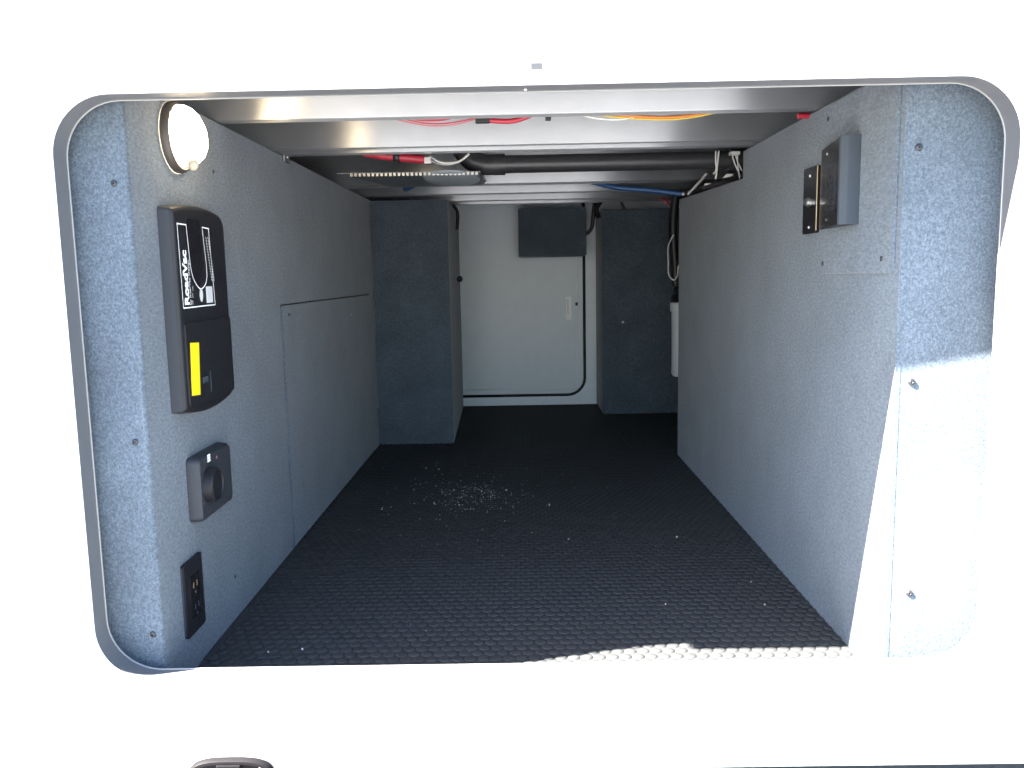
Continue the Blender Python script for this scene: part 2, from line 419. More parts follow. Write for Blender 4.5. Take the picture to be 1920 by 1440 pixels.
# pale crumbs
bm = bmesh.new()
def crumb(x, y, s):
    M = Matrix.Translation((x, y, .0028+s*.4)) @ Euler((random.uniform(0, 3), random.uniform(0, 3), random.uniform(0, 3))).to_matrix().to_4x4() @ Matrix.Diagonal((s*random.uniform(.7, 1.5), s, s*.6, 1))
    g = bmesh.ops.create_icosphere(bm, subdivisions=1, radius=1.0, matrix=M)
for px, py, s in ((799, 879, 2.2), (823, 881, 2.2), (776, 919, 1.7), (777, 945, 1.4), (815, 946, 2), (861, 948, 1.8), (1030, 948, 2.4), (949, 920, 1.8), (1066, 1012, 1.8),
                  (1269, 1008, 1.7), (1248, 1134, 1.6), (716, 956, 1.8), (864, 902, 1.3), (818, 912, 1.4), (503, 1224, 1.6), (567, 1219, 1.8), (920, 933, 1.6), (903, 922, 1.6), (1434, 1135, 1.3), (1408, 1092, 1.1)):
    p = P(2, .002, px, py); crumb(p.x, p.y, s*.0014)
for k in range(330):
    a, b = (random.gauss(885, 45), random.gauss(930, 16)) if k < 230 else (random.gauss(830, 95), random.gauss(920, 38))
    p = P(2, .002, a, b)
    if p.x > XL+.02: crumb(p.x, p.y, random.uniform(.0005, .0015))
for k in range(26):
    crumb(random.uniform(-.45, .48), random.uniform(.25, 1.5), random.uniform(.0004, .0010))
obj('crumbs', bm, CRUMB, None, kind='stuff', label='scatter of pale crumbs and dust on the black mat', cat='crumbs')
bm = bmesh.new(); tube(bm, spline([P(2, .004, 485, 1234), P(2, .004, 505, 1233), P(2, .004, 525, 1230)]), .0009, 6)
obj('bristle', bm, GREYPLASTIC, None, label='thin pale bristle lying on the mat near its front left corner', cat='bristle')

# ------------------------------------------------------------------ far end: carpeted columns, white wall and door
t = thing('carpeted_column', 'grey carpeted boxed column at the far left, beside the white door', 'column', (-.38, 2.0, 0), 'carpeted columns at the far end')
bm = bmesh.new(); prism(bm, [(XL+.0005, LEND+.002), (-.2452, LEND+.002), (-.268, 2.872), (XL+.0005, 2.872)], 2, 0.0005, ZC-.003); bevel_all(bm, .008, 50, 3)
obj('carpet_cover', bm, CARPET, t, True)
for p in ((831, 360), (862, 523)):
    q_ = P(1, 2.1, *p); bm = bmesh.new(); bmesh.ops.create_uvsphere(bm, u_segments=14, v_segments=8, radius=.0115, matrix=Matrix.Translation(q_ if p[1] > 400 else P(1, 2.0, *p)))
    obj('plug', bm, BLACK, t, 'all')
bm = bmesh.new(); tube(bm, spline([P(1, 2.12, 850, 385), P(1, 2.10, 858, 400), P(1, 2.12, 857, 430)]), .006, 10); obj('strap_loop', bm, BLACK, t, 'all')
t = thing('carpeted_column', 'dark carpeted boxed column at the far right, behind the white filter', 'column', (.58, 2.57, 0), 'carpeted columns at the far end')
obj('carpet_cover', mbox(.3535, .99, 2.575, 2.871, .0005, ZC-.003, bev=.008, seg=3), CARPET, t, True)
screw(t, P(1, 2.575, 1168, 604), (0, -1, 0), SM_STEEL, 1.5)
bm = bmesh.new(); tube(bm, spline([P(1, 2.56, 1126, 378), P(1, 2.55, 1118, 392), P(1, 2.56, 1122, 408)]), .010, 10); obj('strap_loop', bm, BLACK, t, 'all')

struct('far_wall', mbox(-.99, .99, YB+.004, YB+.06, -.009, .984), INNERWHITE, False, 'white end wall round the far door')
t = thing('far_door', 'white compartment door with black seal at the far end of the bay', 'door', (0, YB, .02))
DX1, DZ0 = .2985, .0480
obj('door_panel', prism(bmesh.new(), rpoly(-.60, DX1-.004, DZ0+.004, 0.968, .075, 8), 1, YB-.006, YB+.003), DOORPAINT, t, True)
pts = [(-.27, DZ0), (.18, DZ0)] + [(DX1-.078+.078*math.sin(a), DZ0+.078-.078*math.cos(a)) for a in [k/8*PI/2 for k in range(9)]] + [(DX1, .30), (DX1, .70), (DX1, .95)]
bm = bmesh.new(); tube(bm, [(x, YB-.002, z) for x, z in pts], .0075, 8); obj('door_seal', bm, BLACK, t, 'all')
pts2 = [(x-.026 if x > .1 else x, z+.024) for x, z in pts]
bm = bmesh.new(); tube(bm, [(min(x, DX1-.034), YB-.0065, max(z, DZ0+.030)) for x, z in pts], .0022, 6); obj('inner_rib', bm, INNERWHITE, t, 'all')
a, b = P(1, YB-.008, 1061, 556), P(1, YB-.008, 1072, 600)
obj('door_sticker', mbox(a.x, b.x, YB-.0105, YB-.006, b.z, a.z, bev=.001), PRINT, t)
obj('sticker_line', mbox(a.x+.007, a.x+.0105, YB-.0115, YB-.0105, b.z+.025, a.z-.012), LABELWHITE, t)
a = P(1, YB-.012, 1081, 570); obj('bolt', mbox(a.x-.006, a.x+.006, YB-.016, YB-.006, a.z-.007, a.z+.007, bev=.002), BLACK, t)

t = thing('hanging_box', 'dark carpeted box hanging under the ceiling before the white door', 'box', (.155, 2.6, .70))
a, b = P(1, 2.62, 971, 372), P(1, 2.62, 1100, 479)
obj('box_body', mbox(a.x, b.x, 2.62, 2.84, b.z, ZC+.012, bev=.006, seg=3), CARPET, t, True)
bm = bmesh.new(); tube(bm, spline([P(1, 2.66, 1116, 362), P(1, 2.66, 1113, 395), P(1, 2.66, 1110, 425), P(1, 2.66, 1103, 436), P(1, 2.66, 1096, 440)]), .0085, 10)
obj('black_hose', bm, BLACKW, None, 'all', label='short black hose curving down behind the hanging box', cat='hose')

# ------------------------------------------------------------------ ceiling and aluminium beams
struct('ceiling', mbox(-.995, .995, .162, 2.955, .966, .984), ALU, False, 'metal ceiling sheet above the beams')
WH = ['front aluminium ceiling beam, nearest the opening', 'broad second aluminium ceiling beam, with a lip along its back', 'aluminium ceiling beam right behind the black pipe',
      'thin fourth aluminium ceiling beam seen past the perforated plate', 'fifth aluminium ceiling beam, just before the hanging box', 'last aluminium ceiling trim against the top of the white door']
def beam(i, y0, y1, lip=None):
    t = thing('ceiling_beam', WH[i], 'beam', (0, y0, ZC+.001), 'aluminium beams across the ceiling')
    obj('beam_tube', mbox(-.99, .99, y0, y1, ZC+.001, .9655, bev=.0022, seg=3), ALU, t, True)
    if lip: obj('beam_lip', mbox(-.99, .99, lip, lip+.03, ZC+.001, .905, bev=.0018, seg=3), ALU, t, True); obj('beam_web', mbox(-.99, .99, y1+.0005, lip-.0005, ZC+.013, ZC+.016), ALU, t)
beam(0, .513, .543); beam(1, .840, .860, .914); beam(2, 1.571, 1.63); beam(3, 1.860, 1.90); beam(4, 2.115, 2.15); beam(5, 2.278, 2.30)
# ------------------------------------------------------------------ things under the ceiling
def cable(name, label, pts, r, mt, cat='cable', group='cables and hoses under the bay ceiling', sides=8):
    return obj(name, tube(bmesh.new(), spline(pts), r, sides), mt, None, 'all', label=label, cat=cat, group=group)
C1 = .575   # just behind the first beam
def c1(*pp, y=C1): return [P(1, y, *p) for p in pp]
cable('red_cable', 'thick red cable sagging behind the front beam, left of its black tie', c1((745, 208), (772, 220), (800, 223.5), (835, 222), (865, 213)), .0036, REDW)
for k, (d, lab) in enumerate(((0, 'lowest thin red wire looping below the thick red cable'), (-4, 'upper thin pinkish wire looping round the thick red cable'))):
    cable('thin_wire', lab, c1((705, 212), (740, 223+d), (790, 234+d), (830, 236+d), (870, 230+d), (905, 218)), .0012, PINKW if k == 0 else REDW)
cable('red_cable', 'thick red cable behind the front beam, right of its black tie', c1((905, 224), (935, 227), (965, 226), (1000, 214)), .0046, REDW)
a = P(1, C1-.004, 891, 222); b = P(1, C1-.004, 918, 230)
obj('cable_tie', mbox(a.x, b.x, C1-.010, C1+.006, b.z, a.z+.004, bev=.001), BLACKW, None, label='black wrap binding the red cables behind the front beam', cat='cable tie')
cable('yellow_cable', 'yellow cable sagging lowest behind the front beam', c1((1095, 212), (1150, 219), (1200, 223), (1260, 224), (1310, 218), (1350, 209)), .0016, YELLOWW)
cable('orange_cable', 'orange cable resting above the yellow one', c1((1120, 211), (1190, 218), (1250, 220), (1300, 216), (1340, 208)), .0030, ORANGEW)
cable('white_cable', 'thin white cable left of the yellow cable behind the front beam', c1((1080, 213), (1120, 222), (1165, 224), (1200, 216)), .0015, WHITEW)
a = P(1, C1-.004, 1028, 224)
obj('cable_clip', mbox(a.x-.005, a.x+.005, C1-.01, C1+.004, a.z-.001, a.z+.012, bev=.001), BLACKW, None, label='tiny black clip under the front beam near its middle', cat='clip')
a = P(0, XR-.008, 1508, 217)
obj('wire_nut', lathe(bmesh.new(), [(0, -.012), (.0045, -.012), (.0055, .006), (.003, .012), (0, .0125)], Matrix.Translation(a) @ Matrix.Rotation(PI/2, 4, 'Y'), 12), REDW, None, True, label='small red wire cap where the front beam meets the right wall', cat='wire cap')
C2 = .965
t = thing('red_battery_cable', 'red cable with black band and metal end behind the second beam', 'cable', P(1, C2, 740, 295))
obj('sheath', tube(bmesh.new(), spline(c1((680, 288), (715, 292), (745, 295), (775, 297.5), (796, 299), y=C2)), [.006+.0004*min(k, 8) for k in range(33)], 10), REDW, t, 'all')
obj('black_band', tube(bmesh.new(), c1((738, 294), (750, 295.3), y=C2), .0105, 10), BLACKW, t, 'all')
obj('metal_end', mbox(*(lambda q_: (q_.x-.002, q_.x+.014, C2-.006, C2+.006, q_.z-.008, q_.z+.006))(P(1, C2, 797, 300)), bev=.001), STEEL, t)
cable('white_cable', 'white cable looping down between the red cable end and the black pipe', c1((805, 292), (822, 303), (840, 306), (862, 302), (880, 288), y=1.0), .0026, WHITEW)
cable('white_cable', 'second thinner pale wire hanging just above the white loop', c1((800, 296), (818, 306), (838, 309), (855, 306), y=1.03), .0014, LABELWHITE)
# drain pipe
t = thing('drain_pipe', 'black plastic drain pipe running across below the ceiling, with an elbow', 'pipe', P(1, 1.22, 1100, 305))
zc = P(1, 1.22, 1100, 305).z; xa, xb = P(1, 1.22, 925, 305).x, P(1, 1.22, 1372, 305).x
obj('pipe_run', tube(bmesh.new(), [(xa, 1.22, zc), (xb, 1.22, zc)], .0225, 28), ABS, t, 'smooth')
obj('pipe_elbow', tube(bmesh.new(), spline([(xa+.006, 1.22, zc), (xa-.025, 1.22, zc+.001), (xa-.058, 1.222, zc+.014), (xa-.085, 1.225, zc+.05), (xa-.088, 1.225, zc+.075)]), .0262, 24), ABS, t, 'all')
obj('coupling', tube(bmesh.new(), [(xa+.0, 1.22, zc), (xa+.030, 1.22, zc)], .0268, 28), ABS, t, 'smooth')
obj('coupling', tube(bmesh.new(), [(xb-.008, 1.22, zc), (xb+.035, 1.22, zc)], .0275, 28), ABS, t, 'smooth')
# brackets and bits near the right wall
t = thing('black_bracket', 'black angled bracket under the right end of the drain pipe', 'bracket', P(1, 1.2, 1350, 340))
def strip3(bm, pts, w, y0, y1):
    for a, b in zip(pts, pts[1:]):
        d = (b-a).normalized(); n_ = Vector((-d.z, 0, d.x))*w
        prism(bm, [(q_.x, q_.z) for q_ in (a-n_, b-n_, b+n_, a+n_)], 1, y0, y1)
    return bm
obj('bracket_arm', strip3(bmesh.new(), [P(1, 1.21, 1316, 354), P(1, 1.21, 1390, 332)], .0042, 1.20, 1.225), BLACK, t)
obj('bracket_post', mbox(P(1, 1.21, 1374, 300).x, P(1, 1.21, 1388, 300).x, 1.195, 1.199, P(1, 1.21, 1380, 338).z, ZC+.03), BLACK, t)
obj('white_patch', prism(bmesh.new(), [(q_.x, q_.z) for q_ in (P(1, 1.23, 1353, 335), P(1, 1.23, 1363, 326), P(1, 1.23, 1376, 327), P(1, 1.23, 1370, 331))], 1, 1.228, 1.232), PRINT, t)
obj('white_patch', prism(bmesh.new(), [(q_.x, q_.z) for q_ in (P(1, 1.23, 1319, 349), P(1, 1.23, 1322, 344), P(1, 1.23, 1333, 343), P(1, 1.23, 1326, 347))], 1, 1.228, 1.232), PRINT, t)
cable('white_cable', 'left strand of the white cable pair hanging before the pipe end', c1((1342, 283), (1342, 305), (1343, 318), (1337, 327), y=1.17), .0019, WHITEW)
cable('white_cable', 'right strand of the white cable pair hanging before the pipe end', c1((1348, 283), (1346, 300), (1344, 320), (1342, 336), y=1.168), .0022, WHITEW)
t = thing('wire_bundle', 'bundle of pale grey wires against the right wall at the pipe end', 'wires', P(1, 1.15, 1382, 305))
for k, (p0, p1, p2) in enumerate((((1372, 284), (1377, 305), (1390, 332)), ((1378, 284), (1382, 300), (1391, 320)), ((1384, 284), (1383, 304), (1387, 336)), ((1374, 284), (1374, 296), (1377, 303)))):
    obj('wire', tube(bmesh.new(), spline(c1(p0, p1, p2, y=1.15-.004*k)), .0017, 7), WHITEW if k != 2 else LABELWHITE, t, 'all')
obj('wire_tie', mbox(P(1, 1.138, 1370, 286).x, P(1, 1.138, 1387, 286).x, 1.134, 1.156, P(1, 1.138, 1378, 290).z, P(1, 1.138, 1378, 284).z, bev=.001), WHITEW, t)
cable('grey_tube', 'slanting grey tube by the right wall top, ending at a white tip', [P(1, 1.62, 1290, 364), P(1, 1.60, 1305, 349), P(1, 1.55, 1325, 326)], .0045, WHITEW, 'tube')
a = P(1, 1.70, 1281, 364); bm = bmesh.new(); bmesh.ops.create_uvsphere(bm, u_segments=10, v_segments=6, radius=.006, matrix=Matrix.Translation(a))
obj('white_plug', bm, WHITEW, None, 'all', label='tiny white plug at the right end of the blue hose', cat='plug')
cable('blue_hose', 'blue hose slanting down to the right wall behind the pipe', [P(1, 1.84, 1110, 341), P(1, 1.82, 1160, 352), P(1, 1.80, 1220, 357), P(1, 1.78, 1280, 364)], .0085, BLUEW, 'hose')
cable('blue_hose', 'short dark blue hose under the perforated plate at the left', [P(1, 1.80, 782, 344), P(1, 1.85, 765, 352), P(1, 1.92, 745, 362)], .010, BLUEW, 'hose')
cable('red_cable', 'dark red cable drooping below the blue hose at the far right', [P(1, 2.2, 1215, 360), P(1, 2.2, 1245, 372), P(1, 2.2, 1262, 392)], .004, REDW)
cable('white_cable', 'straight pale wire beside the dark red cable at the far right', [P(1, 2.18, 1208, 361), P(1, 2.18, 1235, 374), P(1, 2.18, 1262, 388)], .0022, PINKW)
cable('black_hose', 'thin black hose slanting before the far right column', [P(1, 2.45, 1157, 361), P(1, 2.45, 1163, 375), P(1, 2.45, 1172, 395)], .0055, BLACKW, 'hose')
cable('black_hose', 'black hose dropping down the gap behind the far right wall end', [P(1, 2.1, 1268, 362), P(1, 2.1, 1262, 420), P(1, 2.1, 1266, 500), P(1, 2.1, 1267, 535)], .016, BLACKW, 'hose')
# perforated plate
t = thing('perforated_plate', 'galvanised plate with toothed edge and oval disc under the ceiling', 'plate', P(2, ZC-.012, 780, 335))
ZP = ZC-.014
corners = [P(2, ZP, 630, 326), P(2, ZP, 898, 322), P(2, ZP, 908, 330), P(2, ZP, 912, 340), P(2, ZP, 905, 347), P(2, ZP, 735, 351)]
corners = [Vector((max(c.x, XL+.001), c.y, c.z)) for c in corners]
bm = prism(bmesh.new(), [(c.x, c.y) for c in corners], 2, ZP, ZP+.0012); obj('plate_sheet', bm, GALV, t)
bm = bmesh.new(); A_, B_ = P(2, ZP, 655, 326), P(2, ZP, 898, 322.5)
for k in range(30):
    q_ = A_.lerp(B_, (k+.5)/30); box(bm, q_.x-.0034, q_.x+.0030, q_.y-.004, q_.y-.001, ZP-.0070, ZP+.0012)
tagp(obj('edge_teeth', bm, STEEL, t), kind='stuff')
bm = bmesh.new(); A_, B_ = P(2, ZP-.003, 899, 322), P(2, ZP-.003, 911, 339); tube(bm, [A_, B_], .0022, 8); obj('rolled_edge', bm, STEEL, t, 'all')
a = P(2, ZP-.002, 848, 336)
obj('oval_disc', lathe(bmesh.new(), [(0, -.004), (.07, -.004), (.085, -.002), (.088, .002)], Matrix.Translation((a.x, a.y, ZP-.001)), 36, .85, 1.9), DISC, t, True)
for px, py in ((803, 332), (830, 344), (885, 343)): screw(t, P(2, ZP-.0005, px, py), (0, 0, -1), SM_STEEL, 1.2)
t = thing('wall_clip', 'small dark metal clip at the left wall top under the second beam', 'clip', P(0, XL, 538, 296))
a = P(0, XL+.004, 537, 295); obj('clip_plate', mbox(XL+.0003, XL+.006, a.y-.02, a.y+.02, a.z-.012, a.z+.010, bev=.002), GALV, t); screw(t, (XL+.006, a.y, a.z), (1, 0, 0), SM_STEEL, 1.0)

# ------------------------------------------------------------------ water filter in the gap at the right
FX, FYY = P(1, 2.15, 1257, 570).x+.052, 2.15
t = thing('water_filter', 'white upright water filter half hidden behind the right wall end', 'water filter', (FX, FYY, .25))
z0, z1, z2, z3 = P(1, FYY, 1257, 705).z, P(1, FYY, 1257, 585).z, P(1, FYY, 1257, 567).z, P(1, FYY, 1262, 540).z
obj('canister', lathe(bmesh.new(), [(0, z0), (.040, z0), (.046, z0+.008), (.047, z1)], Matrix.Translation((FX, FYY, 0)), 32), FILTERW, t, True)
obj('collar_ring', lathe(bmesh.new(), [(.047, z1), (.0525, z1+.003), (.0525, z2-.002), (.048, z2)], Matrix.Translation((FX, FYY, 0)), 32), FILTERW, t, True)
obj('filter_head', lathe(bmesh.new(), [(.050, z2), (.050, z2+.02), (.040, z2+.03), (.040, z3), (.022, z3+.01), (.022, z3+.035), (0, z3+.036)], Matrix.Translation((FX, FYY, 0)), 28), BLACK, t, True)
bm = bmesh.new(); lathe(bm, [(.0478, z0+.02), (.0478, z1-.01)], Matrix.Translation((FX, FYY, 0)), 48)
bmesh.ops.delete(bm, geom=[f for f in bm.faces if f.calc_center_median().x < FX-.020], context='FACES'); obj('blue_label', bm, FILTERB, t, True)
cable('white_cable', 'thin white cord hanging in a loop above the water filter', c1((1263, 440), (1253, 462), (1253, 490), (1254, 515), (1263, 525), (1270, 517), (1272, 500), (1281, 488), y=2.0), .0022, WHITEW)

# ------------------------------------------------------------------ devices on the left wall
Rx = Matrix(((0, 0, 1, 0), (1, 0, 0, 0), (0, 1, 0, 0), (0, 0, 0, 1)))        # local z -> +x
def face_text(s, size, x, y, z, bold, sp=1.0):
    # text x axis -> +z, text up -> -y, normal -> +x
    M = Matrix.Translation((x, y, z)) @ Matrix(((0, 0, 1, 0), (0, -1, 0, 0), (1, 0, 0, 0), (0, 0, 0, 1)))
    return text_bm(s, size, M, bold, .0001, sp)
t = thing('vacuum_inlet', 'tall black vacuum inlet with white lettering and yellow sticker on left wall', 'vacuum inlet', (XL, .355, .407))
XF = XL+.0225
pf = rpoly4(.250, .462, .4085, .7075, (.020, .004, .003, .014))
def bulge(poly): return [(y_, z_ + (.010*(1-((y_-.356)/.106)**2) if z_ > .6 else -.012*(1-((y_-.356)/.106)**2) if z_ < .5 else 0)) for y_, z_ in poly]
dense = []
for i, p in enumerate(pf):
    q_ = pf[(i+1) % len(pf)]; dd = math.hypot(q_[0]-p[0], q_[1]-p[1]); nn = max(1, int(dd/.02))
    dense += [(p[0]+(q_[0]-p[0])*k/nn, p[1]+(q_[1]-p[1])*k/nn) for k in range(nn)]
dense = bulge(dense)
cy, cz = .356, .558
def ins(poly, d): return [(cy+(y_-cy)*(1-d/.106), cz+(z_-cz)*(1-d/.15)) for y_, z_ in poly]
bm = bmesh.new()
Rg = sweep_loops(bm, [[(XL+.0005, *p) for p in dense], [(XL+.0165, *p) for p in ins(dense, .0015)]])
obj('housing', bm, BLACKSIDE, t, True)
bm = bmesh.new()
Rg = sweep_loops(bm, [[(XL+.0163, *p) for p in ins(dense, .0016)], [(XF-.003, *p) for p in ins(dense, .003)], [(XF-.0008, *p) for p in ins(dense, .0052)], [(XF, *p) for p in ins(dense, .009)]]); bm.faces.new(Rg[-1])
obj('cover', bm, BLACK, t, True)
def f1(px, py, d=0.0): return P(0, XF+d, px, py)
# recessed looking upper slot and lower flap, both proud by a little
a, b = f1(348.5, 421), f1(375.5, 426)
obj('slot_insert', prism(bmesh.new(), rpoly4(a.y+.003, b.y-.003, f1(374, 537).z, f1(362, 412).z, (.006, .006, (b.y-a.y)*.45, (b.y-a.y)*.45)), 0, XF-.001, XF+.0010), GLOSSBLACK, t, True)
fp = obj('flap', bevel_all(prism(bmesh.new(), rpoly(.262, .452, .416, .540, .006), 0, XF-.001, XF+.0028), .0012), BLACK, t, True)
obj('latch', mbox(XF+.0028, XF+.0040, f1(377, 712).y, f1(386, 712).y, f1(381, 717).z, f1(381, 706).z), GREYPLASTIC, fp)
obj('flap_line', mbox(XF+.0028, XF+.0034, f1(391.5, 712).y, f1(392.5, 712).y, f1(392, 735).z, f1(391, 695).z), GREYPLASTIC, fp)
def ribbon(bm, pts, w, x):
    pts = [Vector((0, p.y, p.z)) for p in pts]; L_ = []
    for i, p in enumerate(pts):
        d = (pts[min(i+1, len(pts)-1)]-pts[max(i-1, 0)]).normalized(); n_ = Vector((0, -d.z, d.y))*w
        L_.append((p-n_, p+n_))
    for (a, b), (c, d) in zip(L_, L_[1:]):
        for X_ in (x, ): bm.faces.new([bm.verts.new((X_, q_.y, q_.z)) for q_ in (a, b, d, c)])
    return bm
XP = XF+.0014
bm = bmesh.new()
for pts in ([f1(330, 419), f1(342.5, 578)], [f1(342, 578), f1(402.5, 571)], [f1(402, 571.5), f1(389, 428)], [f1(390, 429), f1(377, 426)], [f1(347, 421.5), f1(329.5, 419)],
            spline([f1(347, 421), f1(350, 450), f1(354.5, 490), f1(358, 512), f1(364.5, 530), f1(374, 541.5), f1(382, 536), f1(386, 522), f1(385.5, 500), f1(381.5, 465), f1(377, 426)])):
    ribbon(bm, pts, .00085, XP)
bmesh.ops.translate(bm, vec=(0, 0, 0), verts=bm.verts)
obj('label_border', bm, PRINT, t)
p0 = f1(353, 572); p1 = f1(348.5, 490)
obj('lettering', face_text('RoadVac', .0232, XP, f1(353.5, 570).y, f1(353, 572.5).z, .0007, .98), PRINT, t)
obj('small_lettering', face_text('by InterVac Design', .0088, XP, f1(357.8, 570).y, f1(357, 572).z, .0001), LABELWHITE, t)
bm = bmesh.new()
for k in range(3): ribbon(bm, [f1(360.3+k*0, 572-k*13), f1(359.5, 563-k*13)], .0007, XP)
for k in range(16):
    for s in range(2): ribbon(bm, [f1(383.5+s*4+k*.75, 445+k*5.2), f1(385.5+s*4+k*.75, 448.5+k*5.2)], .0009, XP)
obj('fine_print', bm, LABELWHITE, t, kind='stuff')
c_ = f1(376, 553); bm = bmesh.new(); lathe(bm, [(0, .0003), (.0105, .0003), (.0105, 0)], Matrix.Translation((XP-.0002, c_.y, c_.z)) @ Rx, 24, .62, 1.0); obj('oval_badge', bm, LABELWHITE, t)
obj('rating_sticker', mbox(XP-.0004, XP+.0001, f1(385.5, 552).y, f1(397, 552).y, f1(392, 567.5).z, f1(391, 537).z), LABELWHITE, t)
bm = bmesh.new(); zz = [f1(353, 643), f1(369, 642), f1(372, 740), f1(356.5, 742.5)]
prism(bm, [(q_.y, q_.z) for q_ in zz], 0, XF+.0022, XF+.0034); obj('yellow_sticker', bm, YELLOW, t)
a = P(0, XL+.01, 415, 657); obj('hook', tube(bmesh.new(), [(XL+.004, .452, a.z+.003), (XL+.012, .470, a.z), (XL+.004, .470, a.z-.004)], .0016, 6), BLACK, t)

t = thing('knob_control', 'small black switch box with round knob on left wall', 'switch', (XL, .357, .228))
def rp(e): return rpoly(.287+e, .428-e, .2285+e, .331-e, .010)
bm = bmesh.new(); Rg = sweep_loops(bm, [[(XL+.0005, *p) for p in rp(0)], [(XL+.017, *p) for p in rp(.0015)], [(XL+.0205, *p) for p in rp(.004)]]); bm.faces.new(Rg[-1])
obj('housing', bm, BLACKSIDE, t, True)
def f2(px, py): return P(0, XL+.0205, px, py)
c_ = f2(397, 905); XK = XL+.0205
obj('knob', lathe(bmesh.new(), [(.0275, 0), (.0270, .012), (.0235, .015), (.0225, .013), (.006, .0125), (0, .013)], Matrix.Translation((XK, c_.y-.012, c_.z)) @ Rx, 36), BLACK, t, True)
bm = bmesh.new(); a = f2(391.5, 859)
for i in range(3):
    for j in range(2): box(bm, XK, XK+.0006, a.y-.006+j*.006, a.y-.001+j*.006, a.z-.0055+i*.0042, a.z-.0022+i*.0042)
obj('white_mark', bm, PRINT, t)
for px, py in ((377, 876), (383, 945), (398, 942), (406, 857)):
    a = f2(px, py); obj('indicator', lathe(bmesh.new(), [(0, .0006), (.0024, .0006), (.0024, 0)], Matrix.Translation((XK, a.y, a.z)) @ Rx, 12), GREYPLASTIC if px < 400 else PINKW, t)

t = thing('duplex_outlet', 'black duplex power outlet near the bottom of the left wall', 'outlet', (XL, .275, .062))
obj('cover_plate', bevel_all(prism(bmesh.new(), rpoly(.2405, .3095, .0620, .1770, .003), 0, XL+.0005, XL+.006), .0015), BLACK, t, True)
obj('plate_rim', mbox(XL+.0003, XL+.0028, 0.2399, .2404, .066, .1725), GREYPLASTIC, t)
obj('insert', bevel_all(prism(bmesh.new(), rpoly(.2585, .2925, .0865, .1525, .003), 0, XL+.004, XL+.0075), .0008), GLOSSBLACK, t, True)
for zc_, mt_ in ((.137, BRASS), (.103, GREYPLASTIC)):
    for dy in (-.0063, .0063): obj('slot', mbox(XL+.0070, XL+.0079, .2755+dy-.0013, .2755+dy+.0013, zc_-.0045, zc_+.0045), mt_, t)
    obj('ground_hole', lathe(bmesh.new(), [(0, .0005), (.0024, .0005), (.0024, 0)], Matrix.Translation((XL+.0075, .2755, zc_-.0125)) @ Rx, 12), mt_, t)

t = thing('bay_lamp', 'lit round lamp with dark ring at the top of the left wall', 'lamp', (XL, .330, .817))
LM = Matrix.Translation((XL, .330, .8160)) @ Rx
obj('lamp_ring', lathe(bmesh.new(), [(.0520, .0005), (.0525, .006), (.0505, .0105), (.047, .0125), (.046, .011)], LM, 48), LAMPRING, t, True)
TL = Matrix.Translation((XL+.010, .332, .8185)) @ Matrix.Rotation(math.radians(-9), 4, 'Y') @ Matrix.Rotation(math.radians(8), 4, 'Z') @ Rx
ln = obj('lens', lathe(bmesh.new(), [(.0445, -.006), (.0450, .004), (.0430, .015), (.0370, .0245), (.0270, .0315), (.0140, .0355), (.0120, .0357)], TL, 48), LENS, t, True)
obj('bulb', lathe(bmesh.new(), [(.0120, .0357), (.006, .0364), (0, .0366)], TL, 24), HOT, ln, True)
a = P(0, XL+.040, 362, 309); bm = bmesh.new()
bmesh.ops.create_uvsphere(bm, u_segments=18, v_segments=10, radius=1, matrix=Matrix.Translation(a) @ Matrix.Diagonal((.008, .0062, .0085, 1)))
obj('switch_tab', bm, TAB, t, 'all')
bm = bmesh.new(); a = P(1, .27, 323, 206); tube(bm, [a+Vector((-.004, 0, -.004)), a+Vector((.004, 0, .004))], .0011, 6)
obj('white_thread', bm, WHITEW, None, label='tiny pale thread above the lit lamp', cat='thread')

# ------------------------------------------------------------------ devices on the right wall
XW = XR-.0040
RxN = Matrix(((0, 0, -1, 0), (1, 0, 0, 0), (0, -1, 0, 0), (0, 0, 0, 1)))     # local z -> -x
t = thing('cable_jack_plate', 'narrow black cable jack plate with brass connector on right wall', 'wall plate', (XR, .532, .665))
obj('cover_plate', bevel_all(prism(bmesh.new(), rpoly(.498, .566, .6640, .7775, .003), 0, XR-.006, XR-.0004), .0015), GLOSSBLACK, t, True)
obj('plate_rim', mbox(XR-.0066, XR-.0052, .4972, .4978, .668, .7765, bev=.0004), BRASS, t)
c_ = P(0, XR-.012, 1525, 376)
obj('connector', lathe(bmesh.new(), [(.0080, 0), (.0080, .0035), (.0068, .004), (.0068, .0075), (.005, .008), (0, .007)], Matrix.Translation((XR-.006, .533, c_.z)) @ RxN, 20), STEEL, t, True)
for py in (328, 425): screw(t, (XR-.006, .533, P(0, XR-.006, 1525, py).z), (-1, 0, 0), SM_STEEL, .8)

